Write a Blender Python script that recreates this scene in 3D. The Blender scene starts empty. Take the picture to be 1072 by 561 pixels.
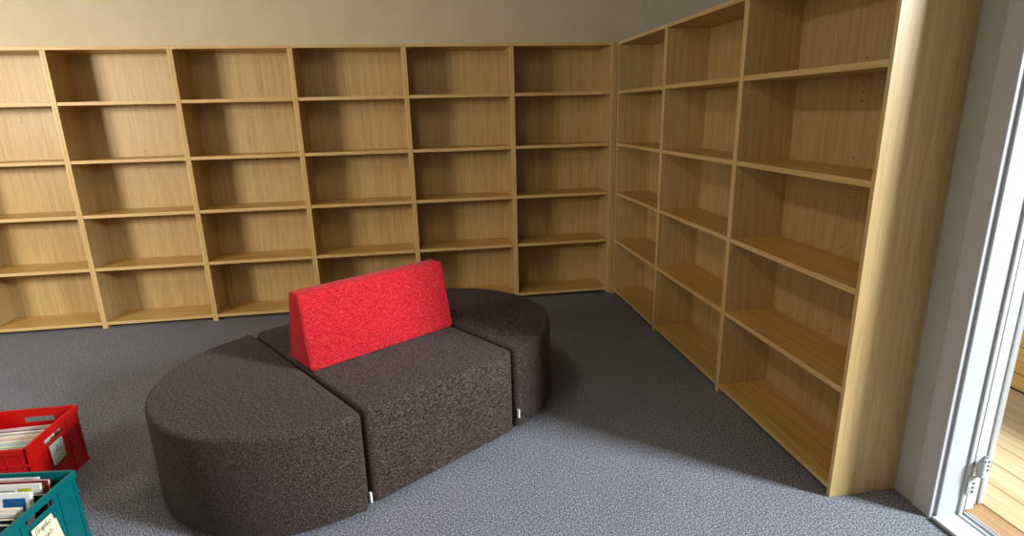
import bpy, bmesh, math, random
from mathutils import Vector, Matrix
random.seed(7)
sc = bpy.context.scene
COL = sc.collection

# ------------------------------------------------------------------ helpers
def lin(c):
    return c/12.92 if c <= .04045 else ((c+.055)/1.055)**2.4
def rgb(r, g, b):
    return (lin(r/255), lin(g/255), lin(b/255), 1)

def link(o, parent=None):
    COL.objects.link(o)
    if parent: o.parent = parent
    return o

def obj(name, bm, mats, parent=None, smooth=None):
    me = bpy.data.meshes.new(name)
    bmesh.ops.recalc_face_normals(bm, faces=bm.faces)
    bm.to_mesh(me); bm.free()
    for m in (mats if isinstance(mats, (list, tuple)) else [mats]): me.materials.append(m)
    if smooth is not None:
        for p in me.polygons: p.use_smooth = True
        for p in me.polygons:
            if p.area > .02: p.use_smooth = False
        me.set_sharp_from_angle(angle=math.radians(smooth))
    return link(bpy.data.objects.new(name, me), parent)

def thing(name, label, cat, loc=(0, 0, 0), rz=0, group=None):
    o = bpy.data.objects.new(name, None)
    o.empty_display_size = .1
    o.location = loc; o.rotation_euler = (0, 0, rz)
    tag(o, label, cat, group)
    return link(o)

def tag(o, label, cat, group=None):
    o['label'] = label; o['category'] = cat
    if group: o['group'] = group
    return o

def struct(name, bm, mats, parent=None, label=None, cat=None, smooth=None):
    o = obj(name, bm, mats, parent, smooth)
    if not parent: o['kind'] = 'structure'
    if label: o['label'] = label
    if cat: o['category'] = cat
    return o

def box(bm, x0, x1, y0, y1, z0, z1, bev=0, mi=0, seg=2):
    r = bmesh.ops.create_cube(bm, size=1)
    vs = r['verts']
    for v in vs:
        v.co = Vector(((x0+x1)/2+v.co.x*(x1-x0), (y0+y1)/2+v.co.y*(y1-y0), (z0+z1)/2+v.co.z*(z1-z0)))
    fs = list({f for v in vs for f in v.link_faces})
    for f in fs: f.material_index = mi
    if bev:
        es = list({e for v in vs for e in v.link_edges})
        rr = bmesh.ops.bevel(bm, geom=es, offset=bev, segments=seg, profile=.5, affect='EDGES')
        for f in rr['faces']: f.material_index = mi
    return fs

def B(*a, **k):
    bm = bmesh.new(); box(bm, *a, **k); return bm

def cyl(bm, c, r, h, axis='z', seg=16, mi=0, r2=None):
    M = {'z': Matrix.Identity(4), 'x': Matrix.Rotation(math.pi/2, 4, 'Y'), 'y': Matrix.Rotation(math.pi/2, 4, 'X')}[axis]
    r_ = bmesh.ops.create_cone(bm, cap_ends=True, segments=seg, radius1=r, radius2=r if r2 is None else r2, depth=h,
                               matrix=Matrix.Translation(c) @ M)
    for f in {f for v in r_['verts'] for f in v.link_faces}: f.material_index = mi

def prism(bm, pts, z0, z1):
    lo = [bm.verts.new((x, y, z0)) for x, y in pts]
    hi = [bm.verts.new((x, y, z1)) for x, y in pts]
    n = len(pts)
    bm.faces.new(lo[::-1]); top = bm.faces.new(hi)
    sides = [bm.faces.new((lo[i], lo[(i+1) % n], hi[(i+1) % n], hi[i])) for i in range(n)]
    return top, sides

# ------------------------------------------------------------------ materials
class NT:
    def __init__(s, name):
        s.m = bpy.data.materials.new(name); s.m.use_nodes = True
        s.t = s.m.node_tree; s.b = s.t.nodes['Principled BSDF']
    def n(s, typ, **kw):
        nd = s.t.nodes.new(typ)
        for k, v in kw.items(): setattr(nd, k, v)
        return nd
    def l(s, a, b): s.t.links.new(a, b)
    def coord(s, scale, rnd=True):
        tc = s.n('ShaderNodeTexCoord'); mp = s.n('ShaderNodeMapping'); mp.inputs['Scale'].default_value = scale
        s.l(tc.outputs['Object'], mp.inputs['Vector'])
        if rnd:
            oi = s.n('ShaderNodeObjectInfo'); ml = s.n('ShaderNodeMath', operation='MULTIPLY'); ml.inputs[1].default_value = 37
            s.l(oi.outputs['Random'], ml.inputs[0]); s.l(ml.outputs[0], mp.inputs['Location'])
        return mp.outputs[0]
    def noise(s, vec, scale=1, detail=3, rough=.6):
        n = s.n('ShaderNodeTexNoise'); n.inputs['Scale'].default_value = scale
        n.inputs['Detail'].default_value = detail; n.inputs['Roughness'].default_value = rough
        s.l(vec, n.inputs['Vector']); return n.outputs['Fac']
    def ramp(s, fac, stops):
        r = s.n('ShaderNodeValToRGB'); e = r.color_ramp.elements
        e[0].position, e[0].color = stops[0]; e[1].position, e[1].color = stops[-1]
        for p, c in stops[1:-1]:
            k = e.new(p); k.color = c
        s.l(fac, r.inputs[0]); return r.outputs[0]
    def mix(s, fac, a, b, mode='MIX'):
        m = s.n('ShaderNodeMix', data_type='RGBA', blend_type=mode)
        if isinstance(fac, (int, float)): m.inputs[0].default_value = fac
        else: s.l(fac, m.inputs[0])
        for i, v in ((6, a), (7, b)):
            if isinstance(v, tuple): m.inputs[i].default_value = v
            else: s.l(v, m.inputs[i])
        return m.outputs[2]
    def bump(s, h, strength=.2, dist=.002):
        b = s.n('ShaderNodeBump'); b.inputs['Strength'].default_value = strength; b.inputs['Distance'].default_value = dist
        s.l(h, b.inputs['Height']); s.l(b.outputs[0], s.b.inputs['Normal'])
    def done(s, col, rough=.5, metal=0, spec=None):
        if isinstance(col, tuple): s.b.inputs['Base Color'].default_value = col
        else: s.l(col, s.b.inputs['Base Color'])
        s.b.inputs['Roughness'].default_value = rough; s.b.inputs['Metallic'].default_value = metal
        if spec is not None: s.b.inputs['Specular IOR Level'].default_value = spec
        return s.m

def plain(name, c, rough=.5, metal=0, var=.06, spec=None):
    t = NT(name); v = t.coord((1, 1, 1))
    f = t.noise(v, 14, 3)
    lo = tuple(x*(1-var) for x in c[:3])+(1,); hi = tuple(min(1, x*(1+var)) for x in c[:3])+(1,)
    return t.done(t.ramp(f, [(.3, lo), (.7, hi)]), rough, metal, spec)

def oak(name, scale, base, dark, light, rough=.42, spec=.35):
    t = NT(name)
    sx = tuple(1.6 if a else 42 for a in scale); fx = tuple(5 if a else 190 for a in scale)
    a = t.noise(t.coord(sx), 1, 5, .65); b = t.noise(t.coord(fx), 1, 3, .7)
    c1 = t.ramp(a, [(.28, dark), (.5, base), (.72, light)])
    c2 = t.ramp(b, [(.38, (.72, .68, .62, 1)), (.56, (1, 1, 1, 1))])
    t.bump(b, .08, .0006)
    return t.done(t.mix(.52, c1, c2, 'MULTIPLY'), rough, spec=spec)

OB = rgb(196, 166, 110); OD = rgb(181, 151, 95); OL = rgb(208, 180, 126)
M = {}
M['oak_v'] = oak('oak_veneer_vertical', (0, 0, 1), OB, OD, OL, .46, .55)
M['oak_h'] = oak('oak_veneer_lengthwise', (1, 0, 0), rgb(205, 165, 92), rgb(186, 144, 72), rgb(216, 178, 108), .36)
M['oak_ev'] = oak('oak_edge_vertical', (0, 0, 1), rgb(218, 184, 124), rgb(204, 168, 108), rgb(228, 197, 140))
M['oak_eh'] = oak('oak_edge_lengthwise', (1, 0, 0), rgb(220, 186, 126), rgb(206, 170, 110), rgb(230, 199, 142))
M['hole'] = plain('pin_hole_shadow', rgb(40, 26, 14), .9)

def fabric(name, stops, sc3, bs=.5, spec=.15):
    t = NT(name)
    a = t.noise(t.coord(sc3), 1, 4, .75)
    b = t.noise(t.coord(tuple(x*3.1 for x in sc3)), 1, 2, .6)
    m = t.n('ShaderNodeMath', operation='ADD'); t.l(a, m.inputs[0])
    m2 = t.n('ShaderNodeMath', operation='MULTIPLY_ADD'); t.l(b, m2.inputs[0]); m2.inputs[1].default_value = .5; m2.inputs[2].default_value = -.25
    t.l(m2.outputs[0], m.inputs[1])
    t.bump(m.outputs[0], bs, .002)
    t.b.inputs['Sheen Weight'].default_value = .05
    return t.done(t.ramp(m.outputs[0], stops), .9, spec=spec)
M['brown'] = fabric('brown_melange_upholstery', [(.36, rgb(17, 12, 9)), (.5, rgb(46, 36, 30)), (.66, rgb(120, 103, 93))], (95, 340, 340), .2)
M['red_fab'] = fabric('red_melange_upholstery', [(.34, rgb(118, 10, 18)), (.5, rgb(186, 26, 36)), (.66, rgb(218, 60, 64))], (80, 260, 260), .2)
M['red_pipe'] = plain('red_piping', rgb(176, 20, 32), .8)
M['seam'] = plain('dark_seam', rgb(28, 22, 20), .9)
M['black'] = plain('black_plastic', rgb(22, 22, 24), .5)
M['tagw'] = plain('white_tape', rgb(225, 225, 225), .7)

# carpet
t = NT('blue_grey_carpet'); v = t.coord((1, 1, 1), False)
a = t.noise(v, 150, 4, .85); b = t.noise(v, 3.5, 4, .6); c = t.noise(v, 420, 1)
col = t.ramp(a, [(.36, rgb(40, 40, 44)), (.5, rgb(108, 109, 115)), (.64, rgb(196, 198, 206))])
col = t.mix(.35, col, t.ramp(b, [(.3, (.72, .72, .72, 1)), (.7, (1, 1, 1, 1))]), 'MULTIPLY')
t.bump(a, .3, .003); M['carpet'] = t.done(col, .95, spec=.05)
# fabric covered walls; the right wall's cooler light is tinted into its colour
for key, nm, c0, c1 in (('wall', 'tan_grey_textured_wall', rgb(208, 197, 172), rgb(215, 205, 182)), ('wall_r', 'textured_wall_cool_light', rgb(180, 174, 162), rgb(187, 181, 170))):
  t = NT(nm); v = t.coord((1, 1, 1), False)
  a = t.noise(v, 260, 3, .7); b = t.noise(v, 5, 4, .6)
  col = t.ramp(b, [(.3, c0), (.7, c1)])
  col = t.mix(.5, col, t.ramp(a, [(.35, (.86, .86, .86, 1)), (.65, (1, 1, 1, 1))]), 'MULTIPLY')
  t.bump(a, .3, .002); M[key] = t.done(col, .92, spec=.1)
M['ceiling'] = plain('white_ceiling_paint', rgb(225, 222, 214), .9, var=.02)
M['white'] = plain('white_gloss_paint', rgb(186, 189, 190), .4, var=.015)
M['archi'] = plain('pale_grey_painted_trim', rgb(190, 189, 184), .5, var=.02)
M['alu'] = plain('grey_aluminium_profile', rgb(186, 189, 190), .38, .3, var=.03)
M['cream'] = plain('cream_frame_paint', rgb(222, 224, 212), .45, var=.02)
M['rubber'] = plain('black_rubber_seal', rgb(28, 28, 30), .6)
M['steel'] = plain('dark_steel', rgb(70, 72, 74), .35, .8)
# outside timber boards
def timber(name, axis, base, dark, light):
    return oak(name, axis, base, dark, light, .55)
M['deck'] = timber('pale_timber_boards', (0, 1, 0), rgb(198, 172, 132), rgb(186, 158, 116), rgb(208, 186, 148))
M['deckd'] = timber('brown_timber_threshold', (0, 1, 0), rgb(168, 132, 92), rgb(140, 104, 68), rgb(186, 152, 112))
M['deckw'] = timber('honey_timber_lining', (0, 1, 0), rgb(214, 170, 96), rgb(196, 150, 78), rgb(226, 186, 118))
M['gap'] = plain('board_gap', rgb(84, 62, 40), .9)
M['red_pl'] = plain('red_crate_plastic', rgb(186, 12, 10), .38, var=.03)
M['teal_pl'] = plain('teal_crate_plastic', rgb(0, 99, 102), .38, var=.03)
M['pages'] = fabric('paper_page_edges', [(.3, rgb(170, 160, 138)), (.5, rgb(226, 218, 200)), (.7, rgb(242, 238, 226))], (4, 420, 4), .15)
M['card'] = plain('grey_green_label_card', rgb(176, 190, 172), .7, var=.08)
M['note'] = plain('cream_sticky_note', rgb(238, 230, 188), .7, var=.03)
M['ink'] = plain('dark_pen_ink', rgb(36, 38, 40), .6)

def cover(name, base, patches, rough=.35):
    """printed cover: colour areas given as (x0,x1,z0,z1,colour) in the book's own coordinates"""
    t = NT(name); tc = t.n('ShaderNodeTexCoord'); s = t.n('ShaderNodeSeparateXYZ'); t.l(tc.outputs['Object'], s.inputs[0])
    nz = t.noise(tc.outputs['Object'], 30, 4)
    col = base
    for x0, x1, z0, z1, c in patches:
        f = None
        for out, lo, hi in ((s.outputs[0], x0, x1), (s.outputs[2], z0, z1)):
            cmp = t.n('ShaderNodeMath', operation='COMPARE'); t.l(out, cmp.inputs[0])
            cmp.inputs[1].default_value = (lo+hi)/2; cmp.inputs[2].default_value = (hi-lo)/2
            if f is None: f = cmp.outputs[0]
            else:
                mm = t.n('ShaderNodeMath', operation='MULTIPLY'); t.l(f, mm.inputs[0]); t.l(cmp.outputs[0], mm.inputs[1]); f = mm.outputs[0]
        c2 = t.ramp(nz, [(.35, tuple(k*.55 for k in c[:3])+(1,)), (.65, c)])
        col = t.mix(f, col, c2)
    return t.done(col, rough)

# ------------------------------------------------------------------ measurements (metres)
W, DEP, HT = .8, .2945, 2.029
XR = 4.8328                       # front plane of the right hand run
XW = XR+DEP+.0005                 # right wall
YB = DEP+.0005                    # back wall
REND = -2.7468                    # outside of the end panel
CEIL = 2.75
XL, YF = -2.6, -7.2

# ------------------------------------------------------------------ room shell
struct('floor', B(XL, XW, YF, YB, -.06, 0), M['carpet'])
struct('ceiling', B(XL-.1, XW+.18, YF-.1, YB+.1, CEIL, CEIL+.1), M['ceiling'])
struct('wall_back', B(XL-.1, XW+.18, YB, YB+.1, -.06, CEIL), M['wall'])
struct('wall_front', B(XL-.1, XW+.18, YF-.1, YF, -.06, CEIL), M['ceiling'])
OY0, OY1, OZ = -4.55, -2.91, 2.25    # door opening in the right wall
WT = .115
bm = bmesh.new()
box(bm, XW, XW+WT, OY1, YB, -.06, CEIL); box(bm, XW, XW+WT, YF, OY0, -.06, CEIL); box(bm, XW, XW+WT, OY0, OY1, OZ, CEIL)
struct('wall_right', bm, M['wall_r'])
# left wall with a band of windows
bm = bmesh.new()
box(bm, XL-.1, XL, YF, YB, -.06, .9); box(bm, XL-.1, XL, YF, YB, 2.35, CEIL)
box(bm, XL-.1, XL, YF, -6.4, .9, 2.35); box(bm, XL-.1, XL, -1.0, YB, .9, 2.35)
struct('wall_left', bm, M['wall'])
bm = bmesh.new()
for y in (-6.4, -5.05, -3.7, -2.35, -1.04): box(bm, XL-.08, XL-.02, y, y+.04, .9, 2.35, .004)
box(bm, XL-.08, XL-.02, -6.4, -1.0, .9, .94, .004); box(bm, XL-.08, XL-.02, -6.4, -1.0, 2.31, 2.35, .004)
struct('window_1', bm, M['white'])

# ------------------------------------------------------------------ door in the right wall
# architrave board and its bead
bm = bmesh.new(); box(bm, XW-.006, XW+.001, -2.905, -2.842, .0, CEIL-.002, .0015); struct('trim_1', bm, M['archi'])
d1 = bpy.data.objects.new('door_1', None); d1['kind'] = 'structure'; d1.location = (XW, -2.91, 0); link(d1)
def D(bm): # world -> door space
    bmesh.ops.translate(bm, verts=bm.verts, vec=(-XW, 2.91, 0)); return bm
bm = bmesh.new()
box(bm, XW-.010, XW+.012, -2.922, -2.9055, 0, OZ, .003)          # bead on the room side
box(bm, XW+.012, XW+.100, -2.931, -2.9105, 0, OZ, .003)           # flat of the jamb
box(bm, XW+.100, XW+.1195, -2.939, -2.9105, 0, OZ, .004)          # raised stop
obj('jamb', D(bm), M['white'], d1)
bm = bmesh.new(); box(bm, XW+.1200, XW+.1235, -2.9365, -2.905, 0, OZ)
obj('seal', D(bm), M['rubber'], d1)
bm = bmesh.new(); box(bm, XW+.124, XW+.141, -2.930, -2.88, 0.02, OZ, .003)
obj('frame_channel', D(bm), M['alu'], d1)
bm = bmesh.new(); box(bm, XW+.1415, XW+.184, -2.919, -2.86, 0.012, OZ, .003)
obj('outer_frame', D(bm), M['cream'], d1)
bm = bmesh.new()
box(bm, XW-.010, XW+.088, OY0+.03, -2.9315, 0.002, .017, .004)
ob = obj('threshold', D(bm), M['white'], d1)
bm = bmesh.new()
for x0, x1, z in ((.0885, .094, .012), (.094, .107, .019), (.107, .121, .011), (.121, .129, .020), (.129, .137, .010), (.137, .142, .018)):
    box(bm, XW+x0, XW+x1, OY0+.03, -2.9395, -.01, z, .0015)
obj('threshold_track', D(bm), M['alu'], d1)
bm = bmesh.new()
box(bm, XW+.133, XW+.143, -2.9235, -2.9195, .948, 1.05, .0015)
for z in (.962, 1.036): cyl(bm, (XW+.138, -2.924, z), .003, .002, 'y', 10)
obj('strike_plate', D(bm), M['steel'], d1)
# leaf folded back flat against the outside of the wall: its hinge edge faces the camera
lf = bmesh.new()
box(lf, XW+.207, XW+.226, -2.893, -2.05, .006, OZ-.02, .003)
box(lf, XW+.228, XW+.246, -2.899, -2.05, .010, OZ-.02, .003)
box(lf, XW+.248, XW+.259, -2.893, -2.05, .006, OZ-.02, .002)
box(lf, XW+.209, XW+.257, -2.889, -2.06, .012, OZ-.03)
leaf = obj('door_leaf', D(lf), M['alu'], d1)
bm = bmesh.new(); box(bm, XW+.1865, XW+.2055, -2.884, -2.06, .012, OZ-.02)  # black strip filling the dark gap between outer frame and leaf
obj('dark_gap_strip', D(bm), M['rubber'], d1)
for zc in (.17, 1.72):
    bm = bmesh.new()
    cyl(bm, (XW+.136, -2.955, zc+.050), .0135, .062, 'z', 20)
    cyl(bm, (XW+.136, -2.955, zc+.0822), .0105, .003, 'z', 20, 1)
    cyl(bm, (XW+.136, -2.955, zc+.0178), .0105, .003, 'z', 20, 1)
    box(bm, XW+.138, XW+.186, -2.9475, -2.9435, zc+.024, zc+.080, .001)
    box(bm, XW+.182, XW+.186, -2.9475, -2.885, zc+.026, zc+.078, .001)
    box(bm, XW+.182, XW+.208, -2.889, -2.885, zc+.026, zc+.078, .001)
    box(bm, XW+.106, XW+.150, -2.9455, -2.940, zc-.064, zc+.012, .0015)
    for z in (.034, .052, .070): cyl(bm, (XW+.172, -2.948, zc+z), .0045, .002, 'y', 12, 1)
    for z in (-.054, -.036, -.018): cyl(bm, (XW+.128, -2.946, zc+z), .0045, .002, 'y', 12, 1)
    obj('hinge', D(bm), [M['white'], M['steel']], leaf, 40)

# outside: timber boards, lining wall
bm = bmesh.new()
box(bm, XW+.142, XW+.258, -7.2, 1.5, -.06, -.002, .002)
struct('floor_threshold', bm, M['deckd'])
bm = bmesh.new(); x = XW+.263; xs = []
while x < 6.38:
    box(bm, x, x+.1435, -7.2, 1.5, -.05, 0, .004); xs.append(x); x += .1465
box(bm, XW+.258, 6.42, -7.2, 1.5, -.09, -.03, 0, 1)
struct('floor_outside', bm, [M['deck'], M['gap']])
bm = bmesh.new()
z = .012
for i, h in enumerate((.085, .145, .145, .145)):
    box(bm, 6.40, 6.44, -7.2, 1.5, z, z+h, .004); z += h+.004
box(bm, 6.385, 6.44, -7.2, 1.5, z, z+.03, .004, 1)
box(bm, 6.42, 6.46, -7.2, 1.5, -.09, z, 0, 2)
struct('wall_outside', bm, [M['deckw'], M['white'], M['gap']])

# ------------------------------------------------------------------ bookcases
SB = [.454, .852, 1.245, 1.6444]      # undersides of the shelves
TS = .024
def edge_box(bm, x0, x1, y0, y1, z0, z1, bev=.0012):
    """panel whose front edge strip (lowest y) takes material 1"""
    box(bm, x0, x1, y0, y1, z0, z1, bev, 0, 1)
    for f in bm.faces:
        if f.normal.y < -.7 or f.calc_center_median().y < y0+.0014: f.material_index = 1
def bookcase(label, w, group):
    """local space: front plane y=0, back y=DEP, left edge x=0"""
    r = thing('bookcase', label, 'bookcase', group=group)
    for x0 in (.0004, w-.0184):
        bm = bmesh.new(); edge_box(bm, x0, x0+.018, 0, DEP, 0, 2.0055); obj('side_panel', bm, [M['oak_v'], M['oak_ev']], r)
    bm = bmesh.new(); edge_box(bm, .0004, w-.0004, 0, DEP, 2.006, HT); obj('top_panel', bm, [M['oak_h'], M['oak_eh']], r)
    bm = bmesh.new(); edge_box(bm, .0188, w-.0188, .002, DEP-.0125, .028, .051); obj('bottom_panel', bm, [M['oak_h'], M['oak_eh']], r)
    bm = bmesh.new(); box(bm, .0188, w-.0188, DEP-.012, DEP-.004, .03, 2.0055)
    for zs in SB:
        for dz in (.062, -.032, -.068, -.106):
            cyl(bm, (w/2, DEP-.0122, zs+dz), .0034, .0012, 'y', 10, 1)
    obj('back_panel', bm, [M['oak_v'], M['hole']], r)
    for zs in SB:
        bm = bmesh.new(); edge_box(bm, .0188, w-.0188, .002, DEP-.0125, zs, zs+TS); obj('shelf', bm, [M['oak_h'], M['oak_eh']], r)
    # shelf pin holes: their shade as dark discs on the sides' inner faces
    for k, sd in enumerate([c for c in r.children if c.name.startswith('side_panel')]):
        bm = bmesh.new(); bm.from_mesh(sd.data)
        xf = .0184 if k == 0 else w-.0184
        for zs in SB:
            for dz in (.062, -.032, -.068, -.106):
                for yy in (.045,):
                    cyl(bm, (xf, yy, zs+dz), .003, .0012, 'x', 8, 2)
        bm.to_mesh(sd.data); bm.free(); sd.data.materials.append(M['hole'])
    return r
def dup(root, loc, rz, label):
    r = root.copy(); COL.objects.link(r); r.location = loc; r.rotation_euler = (0, 0, rz); r['label'] = label
    for ch in list(root.children):
        c = ch.copy(); COL.objects.link(c); c.parent = r
    return r
GB = 'bookcase bays along the back wall'
labs = ['empty oak bookcase, leftmost of the back wall row and cut by the photo edge',
        'empty oak bookcase, second from the left in the back wall row',
        'empty oak bookcase, third from the left in the back wall row',
        'empty oak bookcase directly behind the left end of the red backrest',
        'empty oak bookcase, fifth from the left, behind the far round seat',
        'empty oak bookcase at the right end of the back wall row, by the corner']
b0 = bookcase(labs[0], W, GB)
for k in range(1, 6): dup(b0, (k*W, 0, 0), 0, labs[k])
GR = 'bookcase bays along the right wall'
rl = ['empty oak bookcase in the right wall row, farthest from the door, beside the corner',
      'empty oak bookcase in the middle of the three along the right wall',
      'empty oak bookcase nearest the door, with its wide bright side panel showing']
ys = [-.018, -.912, -1.8268, REND]
for k in range(3):
    r = bookcase(rl[k], ys[k]-ys[k+1], GR)
    r.location = (XR, ys[k], 0); r.rotation_euler = (0, 0, -math.pi/2)
o = obj('corner_post', B(6*W+.0005, XR-.0005, -.012, .012, 0, HT, .001), M['oak_v'])
tag(o, 'narrow oak filler post closing the corner between the two bookcase rows', 'filler post')

# ------------------------------------------------------------------ sofa modules
ANG = math.radians(34.3)
SO = Vector((3.016, -2.486, 0)); SU = Vector((math.cos(ANG), math.sin(ANG), 0)); SV = Vector((-math.sin(ANG), math.cos(ANG), 0))
SW, SD_, SH, Z0 = .782, 1.165, .442, .024
def upholstered(pts, z0, z1, rtop, rside):
    bm = bmesh.new()
    top, sides = prism(bm, pts, z0, z1)
    bm.normal_update()
    # sharp vertical corners get a small radius, then top and bottom rims are rounded
    ve = [e for e in bm.edges if abs(e.verts[0].co.z-e.verts[1].co.z) > .1 and e.calc_face_angle() > .6]
    bmesh.ops.bevel(bm, geom=ve, offset=rside, segments=4, profile=.5, affect='EDGES')
    te = [e for e in bm.edges if all(abs(v.co.z-z1) < 1e-5 for v in e.verts)]
    bmesh.ops.bevel(bm, geom=te, offset=rtop, segments=5, profile=.5, affect='EDGES')
    be = [e for e in bm.edges if all(abs(v.co.z-z0) < 1e-5 for v in e.verts)]
    bmesh.ops.bevel(bm, geom=be, offset=.008, segments=2, profile=.5, affect='EDGES')
    return bm
def module(name, label, pts, loc, feet, tagpos):
    r = thing(name, label, 'seat', loc, ANG)
    obj('seat_cushion', upholstered(pts, Z0, SH, .020, .034), M['brown'], r, 50)
    for x, y in feet:
        bm = bmesh.new(); cyl(bm, (x, y, .0122), .03, .0236, 'z', 20, 0, .026); obj('foot', bm, M['black'], r, 40)
    if tagpos:
        x, y, z = tagpos
        o = obj('side_tag', B(x-.004, x+.004, y-.010, y+.004, z-.022, z+.022, .001), M['tagw'], r); o['label'] = 'small white fabric tag'
    return r
def half(sign):
    pts = [(0, 0), (0, SD_)] if sign < 0 else [(0, SD_), (0, 0)]
    n = 72; c = SD_/2; A = .598; pp = []
    if sign < 0:    # flat side at x=0, bulging to -x
        for i in range(1, n): th = math.pi/2+math.pi*i/n; pp.append((A*math.cos(th), c+c*math.sin(th)))
        return [(0, 0), (0, SD_)]+pp
    for i in range(1, n): th = -math.pi/2+math.pi*i/n; pp.append((A*math.cos(th), c+c*math.sin(th)))
    return [(0, SD_), (0, 0)]+pp
GAP = .013
module('half_round_seat', 'brown half round upholstered seat at the near left end of the sofa', half(-1), SO-SU*GAP-SV*.012,
       [(-.07, .09), (-.07, SD_-.09), (-.42, .3), (-.42, SD_-.3)], (-.004, .0, .075))
module('bench_seat', 'brown rectangular upholstered middle seat carrying the red backrest',
       [(0, 0), (SW, 0), (SW, SD_), (0, SD_)], SO, [(.07, .07), (SW-.07, .07), (SW-.07, SD_-.07), (.07, SD_-.07)], None)
module('half_round_seat', 'brown half round upholstered seat at the far right end of the sofa', half(1), SO+SU*(SW+GAP)+SV*.006,
       [(.07, .09), (.07, SD_-.09), (.42, .3), (.42, SD_-.3)], (.012, -.001, .1))
# red wedge backrest
br = thing('backrest', 'red wedge shaped upholstered backrest standing on the middle brown seat', 'backrest',
           SO+SU*.004+SV*.465+Vector((0, 0, SH+.0005)), ANG)
BL, BD, BH, BT = .776, .236, .342, .098
def wedge(x0, x1, grow=0):
    bm = bmesh.new()
    y0, y1 = 0-grow, BD+grow; a = (BD-BT)/2
    prof = [(y0, 0), (y1, 0), (BD-a+grow, BH+grow), (a-grow, BH+grow)]
    f0 = [bm.verts.new((x0, y, z)) for y, z in prof]; f1 = [bm.verts.new((x1, y, z)) for y, z in prof]
    bm.faces.new(f0[::-1]); bm.faces.new(f1)
    for i in range(4): bm.faces.new((f0[i], f0[(i+1) % 4], f1[(i+1) % 4], f1[i]))
    bmesh.ops.recalc_face_normals(bm, faces=bm.faces)
    bmesh.ops.bevel(bm, geom=[e for e in bm.edges], offset=.014, segments=4, profile=.5, affect='EDGES')
    return bm
core = obj('cushion', wedge(0, BL), M['red_fab'], br, 50)
# piping seams along the front and back top edges and round the end faces
bm = bmesh.new()
def tube(bm, pts, r, seg=6):
    rings = []
    for i, p in enumerate(pts):
        p = Vector(p); d = (Vector(pts[min(i+1, len(pts)-1)])-Vector(pts[max(i-1, 0)])).normalized()
        up = Vector((0, 0, 1)) if abs(d.z) < .9 else Vector((1, 0, 0))
        s = d.cross(up).normalized(); u = s.cross(d)
        rings.append([bm.verts.new(p+s*math.cos(2*math.pi*k/seg)*r+u*math.sin(2*math.pi*k/seg)*r) for k in range(seg)])
    for a, b in zip(rings, rings[1:]):
        for k in range(seg): bm.faces.new((a[k], a[(k+1) % seg], b[(k+1) % seg], b[k]))
    bm.faces.new(rings[0][::-1]); bm.faces.new(rings[-1])
a = (BD-BT)/2
for xe in (.002, BL-.002):
    for yb, yt in ((.010, a+.012), (BD-.010, BD-a-.012)):
        tube(bm, [(xe, yb, .012), (xe, yt, BH-.010)], .0028)
tube(bm, [(.012, a+.030, BH+.0005), (BL-.012, a+.030, BH+.0005)], .0036)
obj('piping', bm, M['red_pipe'], core, 60)

# ------------------------------------------------------------------ crates
CL, CW = .36, .366
def crate(label, mat, loc, long_hole=True, rz=0, CH=.281, hz0=.217, hz1=.243):
    """local space: right end face at x=0, far side at y=0, crate runs to -x and -y"""
    r = thing('storage_crate', label, 'crate', loc, rz)
    bm = bmesh.new(); th = .004
    def wall(axis, pos, inward, lo, hi, hole):
        c = (lo+hi)/2 if axis == 'x' else -.163; hw = .062
        segs = [(lo, hi, .004, hz0), (lo, hi, hz1, CH), (lo, c-hw, hz0, hz1), (c+hw, hi, hz0, hz1)] if hole else [(lo, hi, .004, CH)]
        a, b = sorted((pos, pos+inward*th))
        for s0, s1, z0, z1 in segs:
            if axis == 'x': box(bm, a, b, s0, s1, z0, z1)
            else: box(bm, s0, s1, a, b, z0, z1)
        # rim band and ribs stand proud of the wall
        for z0, z1, out in ((CH-.026, CH, .006), (.200, .207, .004), (.120, .126, .004), (.0, .012, .004)):
            a, b = sorted((pos-inward*out, pos+inward*.001))
            if axis == 'x': box(bm, a, b, lo-.006, hi+.006, z0, z1, .0015)
            else: box(bm, lo-.006, hi+.006, a, b, z0, z1, .0015)
        for s in (lo+.016, c-.085, c+.085, hi-.016):
            a, b = sorted((pos-inward*.004, pos+inward*.001))
            zt = CH-.02
            if axis == 'x': box(bm, a, b, s-.003, s+.003, .01, zt)
            else: box(bm, s-.003, s+.003, a, b, .01, zt)
    wall('x', -.006, -1, -CW+.006, -.006, True)
    wall('x', -CL+.006, 1, -CW+.006, -.006, True)
    wall('y', -.006, -1, -CL+.006, -.006, long_hole)
    wall('y', -CW+.006, 1, -CL+.006, -.006, False)
    box(bm, -CL+.006, -.006, -CW+.006, -.006, .001, .006)
    obj('crate_body', bm, mat, r)
    return r
RC = Vector((1.652, -1.866, 0)); TC = Vector((1.952, -2.436, 0)); TY = math.radians(-6)
rc = crate('red plastic crate of thin books with a pale card on its end', M['red_pl'], RC)
tc_ = crate('teal plastic crate of leaning books with a cream handwritten note on its end', M['teal_pl'], TC, False, TY, .290, .235, .259)
def stroke(bm, pts, w=.0011):
    # pen stroke lying on the plane x = const; pts are (y,z)
    for (y0, z0), (y1, z1) in zip(pts, pts[1:]):
        d = Vector((0, y1-y0, z1-z0)); n = d.cross(Vector((1, 0, 0))).normalized()*w; d2 = d.normalized()*w*.6
        q = [Vector((0, y0, z0))-d2+n, Vector((0, y0, z0))-d2-n, Vector((0, y1, z1))+d2-n, Vector((0, y1, z1))+d2+n]
        bm.faces.new([bm.verts.new(p+Vector((random.uniform(0, .00012), 0, 0))) for p in q])
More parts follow.
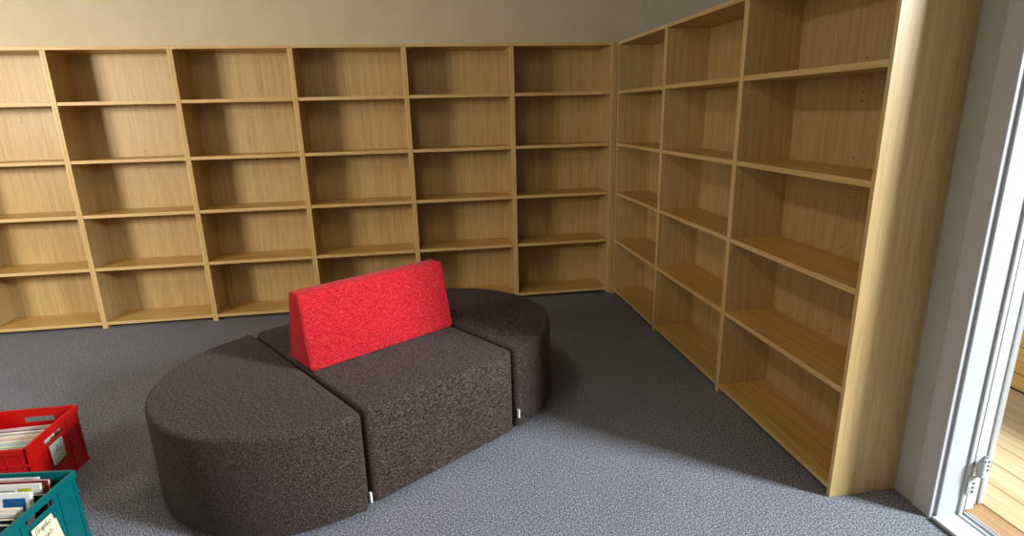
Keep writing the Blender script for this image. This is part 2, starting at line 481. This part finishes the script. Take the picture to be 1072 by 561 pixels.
# card label on the red crate (worn scribbled marks)
cardbm = bmesh.new()
cy0, cy1 = -2.110+1.866, -2.021+1.866
vs = [(cy0, .214), (cy0+.002, .116), (cy1, .120), (cy1-.003, .214)]
cardbm.faces.new([cardbm.verts.new((.0052, y, z)) for y, z in vs])
ext = bmesh.ops.extrude_face_region(cardbm, geom=list(cardbm.faces))
bmesh.ops.translate(cardbm, verts=[g for g in ext['geom'] if isinstance(g, bmesh.types.BMVert)], vec=(.0008, 0, 0))
card = obj('label_card', cardbm, M['card'], rc); card['label'] = 'pale grey green card with worn pen marks'
bm = bmesh.new()
cm = (cy0+cy1)/2
for pts in ([(cm-.020, .176), (cm-.021, .160)], [(cm-.014, .180), (cm-.008, .178), (cm-.009, .164)], [(cm-.002, .194), (cm+.003, .180)],
            [(cm+.004, .182), (cm-.004, .172), (cm+.004, .170)], [(cm+.010, .168), (cm+.020, .170)]):
    stroke(bm, pts, .0018)
bmesh.ops.translate(bm, verts=bm.verts, vec=(.0063, 0, 0)); obj('lettering', bm, M['ink'], card)
# note on the teal crate : Graphic / novels
bm = bmesh.new()
vs = [(-.246, .224), (-.237, .100), (-.129, .104), (-.142, .194), (-.150, .195), (-.155, .224)]
bm.faces.new([bm.verts.new((.0052, y, z)) for y, z in vs])
ext = bmesh.ops.extrude_face_region(bm, geom=list(bm.faces))
bmesh.ops.translate(bm, verts=[g for g in ext['geom'] if isinstance(g, bmesh.types.BMVert)], vec=(.0008, 0, 0))
note = obj('label_note', bm, M['note'], tc_); note['label'] = 'cream paper note with pen writing'
G = {  # hand drawn letters, unit box: x 0..1 , z 0..1 (x-height .55)
 'G': [[(.9, .8), (.7, 1), (.35, .95), (.08, .55), (.2, .1), (.55, 0), (.85, .2), (.88, .45), (.55, .42)]],
 'r': [[(.1, .55), (.15, 0)], [(.13, .3), (.4, .52), (.7, .5)]],
 'a': [[(.75, .5), (.4, .55), (.12, .3), (.25, .02), (.6, .1), (.75, .5)], [(.75, .5), (.8, .05), (.98, .03)]],
 'p': [[(.12, .55), (.15, -.4)], [(.13, .4), (.5, .57), (.8, .35), (.55, .03), (.16, .1)]],
 'h': [[(.15, 1), (.15, 0)], [(.15, .3), (.5, .55), (.75, .4), (.78, 0)]],
 'i': [[(.4, .55), (.42, 0)], [(.42, .78), (.46, .86)]],
 'c': [[(.8, .48), (.45, .56), (.15, .3), (.35, .02), (.85, .08)]],
 'n': [[(.12, .55), (.15, 0)], [(.14, .3), (.5, .55), (.75, .4), (.78, 0)]],
 'o': [[(.5, .55), (.15, .3), (.4, .0), (.8, .25), (.5, .55)]],
 'v': [[(.1, .55), (.42, 0), (.8, .55)]],
 'e': [[(.12, .28), (.8, .33), (.55, .56), (.18, .35), (.35, .02), (.8, .1)]],
 'l': [[(.35, 1), (.4, 0)]],
 's': [[(.75, .5), (.35, .53), (.3, .35), (.7, .2), (.6, .02), (.15, .05)]],
}
bm = bmesh.new()
def write(word, y0, z0, w, h):
    y = y0
    for ch in word:
        k = 1.5 if ch == 'G' else (.55 if ch in 'il' else 1)
        for st in G[ch]: stroke(bm, [(y+x*w*k+zz*h*.18, z0+zz*h) for x, zz in st], .0011)
        y += w*k*1.12
write('Graphic', -.235, .194, .0089, .024)
write('novels', -.226, .157, .0098, .022)
bmesh.ops.translate(bm, verts=bm.verts, vec=(.0063, 0, 0)); obj('lettering', bm, M['ink'], note)

# ------------------------------------------------------------------ books
def book(label, loc, size, lean, yaw, cov, group, spine=.0008, pages=None):
    """standing book: fore edge to +x, length along x, thickness along y, page tops up. Pivot: bottom right"""
    L, T, H = size
    r = thing('book', label, 'book', loc, 0, group)
    r.rotation_euler = (-lean, 0, yaw)
    bm = bmesh.new(); c = .0011
    box(bm, -L, 0, 0, c, 0, H, 0); box(bm, -L, 0, T-c, T, 0, H, 0); box(bm, -L, -L+c, c, T-c, 0, H)
    obj('cover', bm, cov, r)
    obj('pages', B(-L+c+.0002, -.003, c+.0001, T-c-.0001, .002, H-.0025), pages or M['pages'], r)
    return r
white = rgb(232, 230, 224); cream = rgb(236, 228, 204)
GRb = 'thin books in the red crate'
redspec = [ # y top offset from far side, thickness, height, lean(deg), yaw, colour, label
 (-.030, .009, .208, 0, 2.2, rgb(226, 200, 196), 'pale pink thin book slanting across the back of the red crate'),
 (-.058, .010, .206, 0, -.6, rgb(96, 40, 36), 'thin book with a dark maroon cover, second from the back of the red crate'),
 (-.076, .013, .208, 0, -.3, white, 'white thin book, third from the back of the red crate'),
 (-.094, .012, .203, 0, .2, rgb(120, 104, 84), 'thin book with a brown grey cover in the middle of the red crate'),
 (-.113, .014, .208, 0, 0, cream, 'cream thin book just behind the pink one in the red crate'),
 (-.131, .011, .204, 0, .3, rgb(214, 150, 150), 'thin book with a pink cover in the middle of the red crate'),
 (-.152, .015, .209, 0, .2, rgb(226, 226, 210), 'ivory book just in front of the pink covered one in the red crate'),
 (-.172, .013, .204, 0, 0, rgb(148, 190, 200), 'thin book with a pale blue cover in the red crate'),
 (-.194, .015, .209, 0, -.2, rgb(200, 222, 200), 'thin book with a pale green cover in the red crate'),
 (-.217, .016, .205, 0, 0, cream, 'cream book standing in front of the pale green one in the red crate'),
 (-.240, .014, .208, 0, .3, rgb(228, 214, 170), 'yellowish book near the front of the red crate'),
 (-.266, .018, .203, 0, 0, rgb(120, 88, 56), 'brown book near the front side of the red crate'),
 (-.292, .016, .206, 0, 0, rgb(206, 206, 200), 'light grey book against the front side of the red crate'),
]
for i, (dy, T, H, le, yw, c, lab) in enumerate(redspec):
    L = .29+random.uniform(-.03, .0)
    ex = -.028-random.uniform(0, .025)
    if i == 0: ex = -.045
    book(lab, RC+Vector((ex, dy-T, .007)), (L, T-.003, H-random.uniform(0, .008)), math.radians(le), math.radians(yw), cover('red_crate_cover', c, []), GRb)
GTb = 'books leaning in the teal crate'
navy = rgb(30, 36, 84); maroon = rgb(122, 22, 44)
ls = math.radians(9)
tealspec = [ # top y offset, right end x offset, thickness, height, lean, cover, label
 (-.024, -.115, .008, .272, 8, cover('navy_white_cover', navy, [(-.5, 0, .262, .3, white)]), 'thin navy book with a white top edge at the back of the teal crate'),
 (-.036, -.070, .012, .270, 8, cover('maroon_cover', maroon, [(-.075, -.012, .205, .258, rgb(150, 100, 40))]), 'maroon book near the back of the teal crate'),
 (-.058, -.085, .010, .270, 9, cover('white_green_cover', rgb(222, 222, 214), [(-.078, -.03, .225, .262, rgb(196, 200, 40)), (-.4, -.09, .226, .256, rgb(150, 154, 158))]),
   'white book with a yellow green picture in the teal crate'),
 (-.078, -.050, .014, .240, 10, cover('dark_olive_cover', rgb(52, 46, 36), []), 'dark book between two white ones in the teal crate'),
 (-.112, -.075, .016, .276, 12, cover('white_blue_cover', rgb(234, 236, 236), [(-.092, -.014, .172, .266, rgb(24, 100, 158)), (-.34, -.112, .15, .248, rgb(120, 82, 40))]),
   'white book with a blue picture on its cover in the teal crate'),
 (-.178, -.062, .014, .262, 12, cover('cream_cover_wide', rgb(226, 220, 200), [(-.4, -.1, .12, .2, rgb(92, 70, 48))]), 'cream book just in front of the blue picture one in the teal crate'),
 (-.204, -.060, .012, .262, 11, cover('grey_white_cover', rgb(214, 212, 204), [(-.3, -.07, .15, .24, rgb(60, 66, 70))]), 'light grey book in the front half of the teal crate'),
 (-.228, -.045, .018, .258, 10, cover('black_cover', rgb(26, 24, 26), [(-.3, -.12, .2, .24, rgb(180, 176, 168))]), 'black book with a grey panel in the front half of the teal crate'),
 (-.258, -.040, .016, .258, 8, cover('slate_cover', rgb(50, 66, 88), []), 'slate blue book near the front side of the teal crate'),
]
for dy, ex, T, H, le, cv, lab in tealspec:
    a = math.radians(le); yb = dy-H*math.sin(a)-T*math.cos(a)
    off = Matrix.Rotation(TY, 3, 'Z') @ Vector((ex, yb, .007+T*math.sin(a)))
    book(lab, TC+off, (min(.26, .335+ex), T, H+.006), a, TY+math.radians(random.uniform(-.15, .15)), cv, GTb)

# ------------------------------------------------------------------ lights
def area(name, loc, rot, sx, sy, power, col):
    L = bpy.data.lights.new(name, 'AREA'); L.shape = 'RECTANGLE'; L.size = sx; L.size_y = sy; L.energy = power; L.color = col
    o = bpy.data.objects.new(name, L); o.location = loc; o.rotation_euler = rot; return link(o)
def aim(o, tgt):
    d = Vector(tgt)-o.location; o.rotation_euler = d.to_track_quat('-Z', 'Y').to_euler()
# daylight coming in through the open door
o = area('door_daylight', (8.6, -5.45, 3.3), (0, 0, 0), 1.0, 1.2, 900, (.84, .92, 1.0)); aim(o, (3.3, -2.9, .1))
# added floating light standing in for the left windows, raking over the back row
o = area('added_side_light', (-1.6, -3.9, 2.05), (0, 0, 0), 1.3, .8, 66, (1, .92, .78)); aim(o, (.5, .2, 1.8)); o.data.spread = math.radians(100)
# ceiling luminaires
for x, y, p in ((2.75, -2.7, 18), (.6, -3.0, 3), (2.75, -5.6, 8)):
    area('ceiling_luminaire', (x, y, CEIL-.02), (0, 0, 0), .25, 1.4, p, (1, .88, .70))
pl = bpy.data.lights.new('room_fill', 'POINT'); pl.energy = 19; pl.shadow_soft_size = .45; pl.color = (1, .92, .80)
po = bpy.data.objects.new('room_fill', pl); po.location = (1.0, -4.9, 2.2); link(po)
w = bpy.data.worlds.new('World'); sc.world = w; w.use_nodes = True
bg = w.node_tree.nodes['Background']; bg.inputs[0].default_value = (.80, .88, 1, 1); bg.inputs[1].default_value = .6

# ------------------------------------------------------------------ camera
cam = bpy.data.cameras.new('camera'); co = link(bpy.data.objects.new('camera', cam)); sc.camera = co
F, YAW, PIT, ROLL = 591.98, .1449, -.2702, -.0252
cam.sensor_fit = 'HORIZONTAL'; cam.sensor_width = 36; cam.lens = F/1072*36; cam.clip_start = .02
f = Vector((math.sin(YAW)*math.cos(PIT), math.cos(YAW)*math.cos(PIT), math.sin(PIT)))
r = Vector((math.cos(YAW), -math.sin(YAW), 0)); u = r.cross(f)
r2 = r*math.cos(ROLL)+u*math.sin(ROLL); u2 = -r*math.sin(ROLL)+u*math.cos(ROLL)
Mx = Matrix((r2, u2, -f)).transposed().to_4x4(); Mx.translation = (3.3085, -4.4901, 1.5328)
co.matrix_world = Mx
sc.view_settings.view_transform = 'Standard'
sc.view_settings.look = 'None'
sc.view_settings.exposure = 0.0
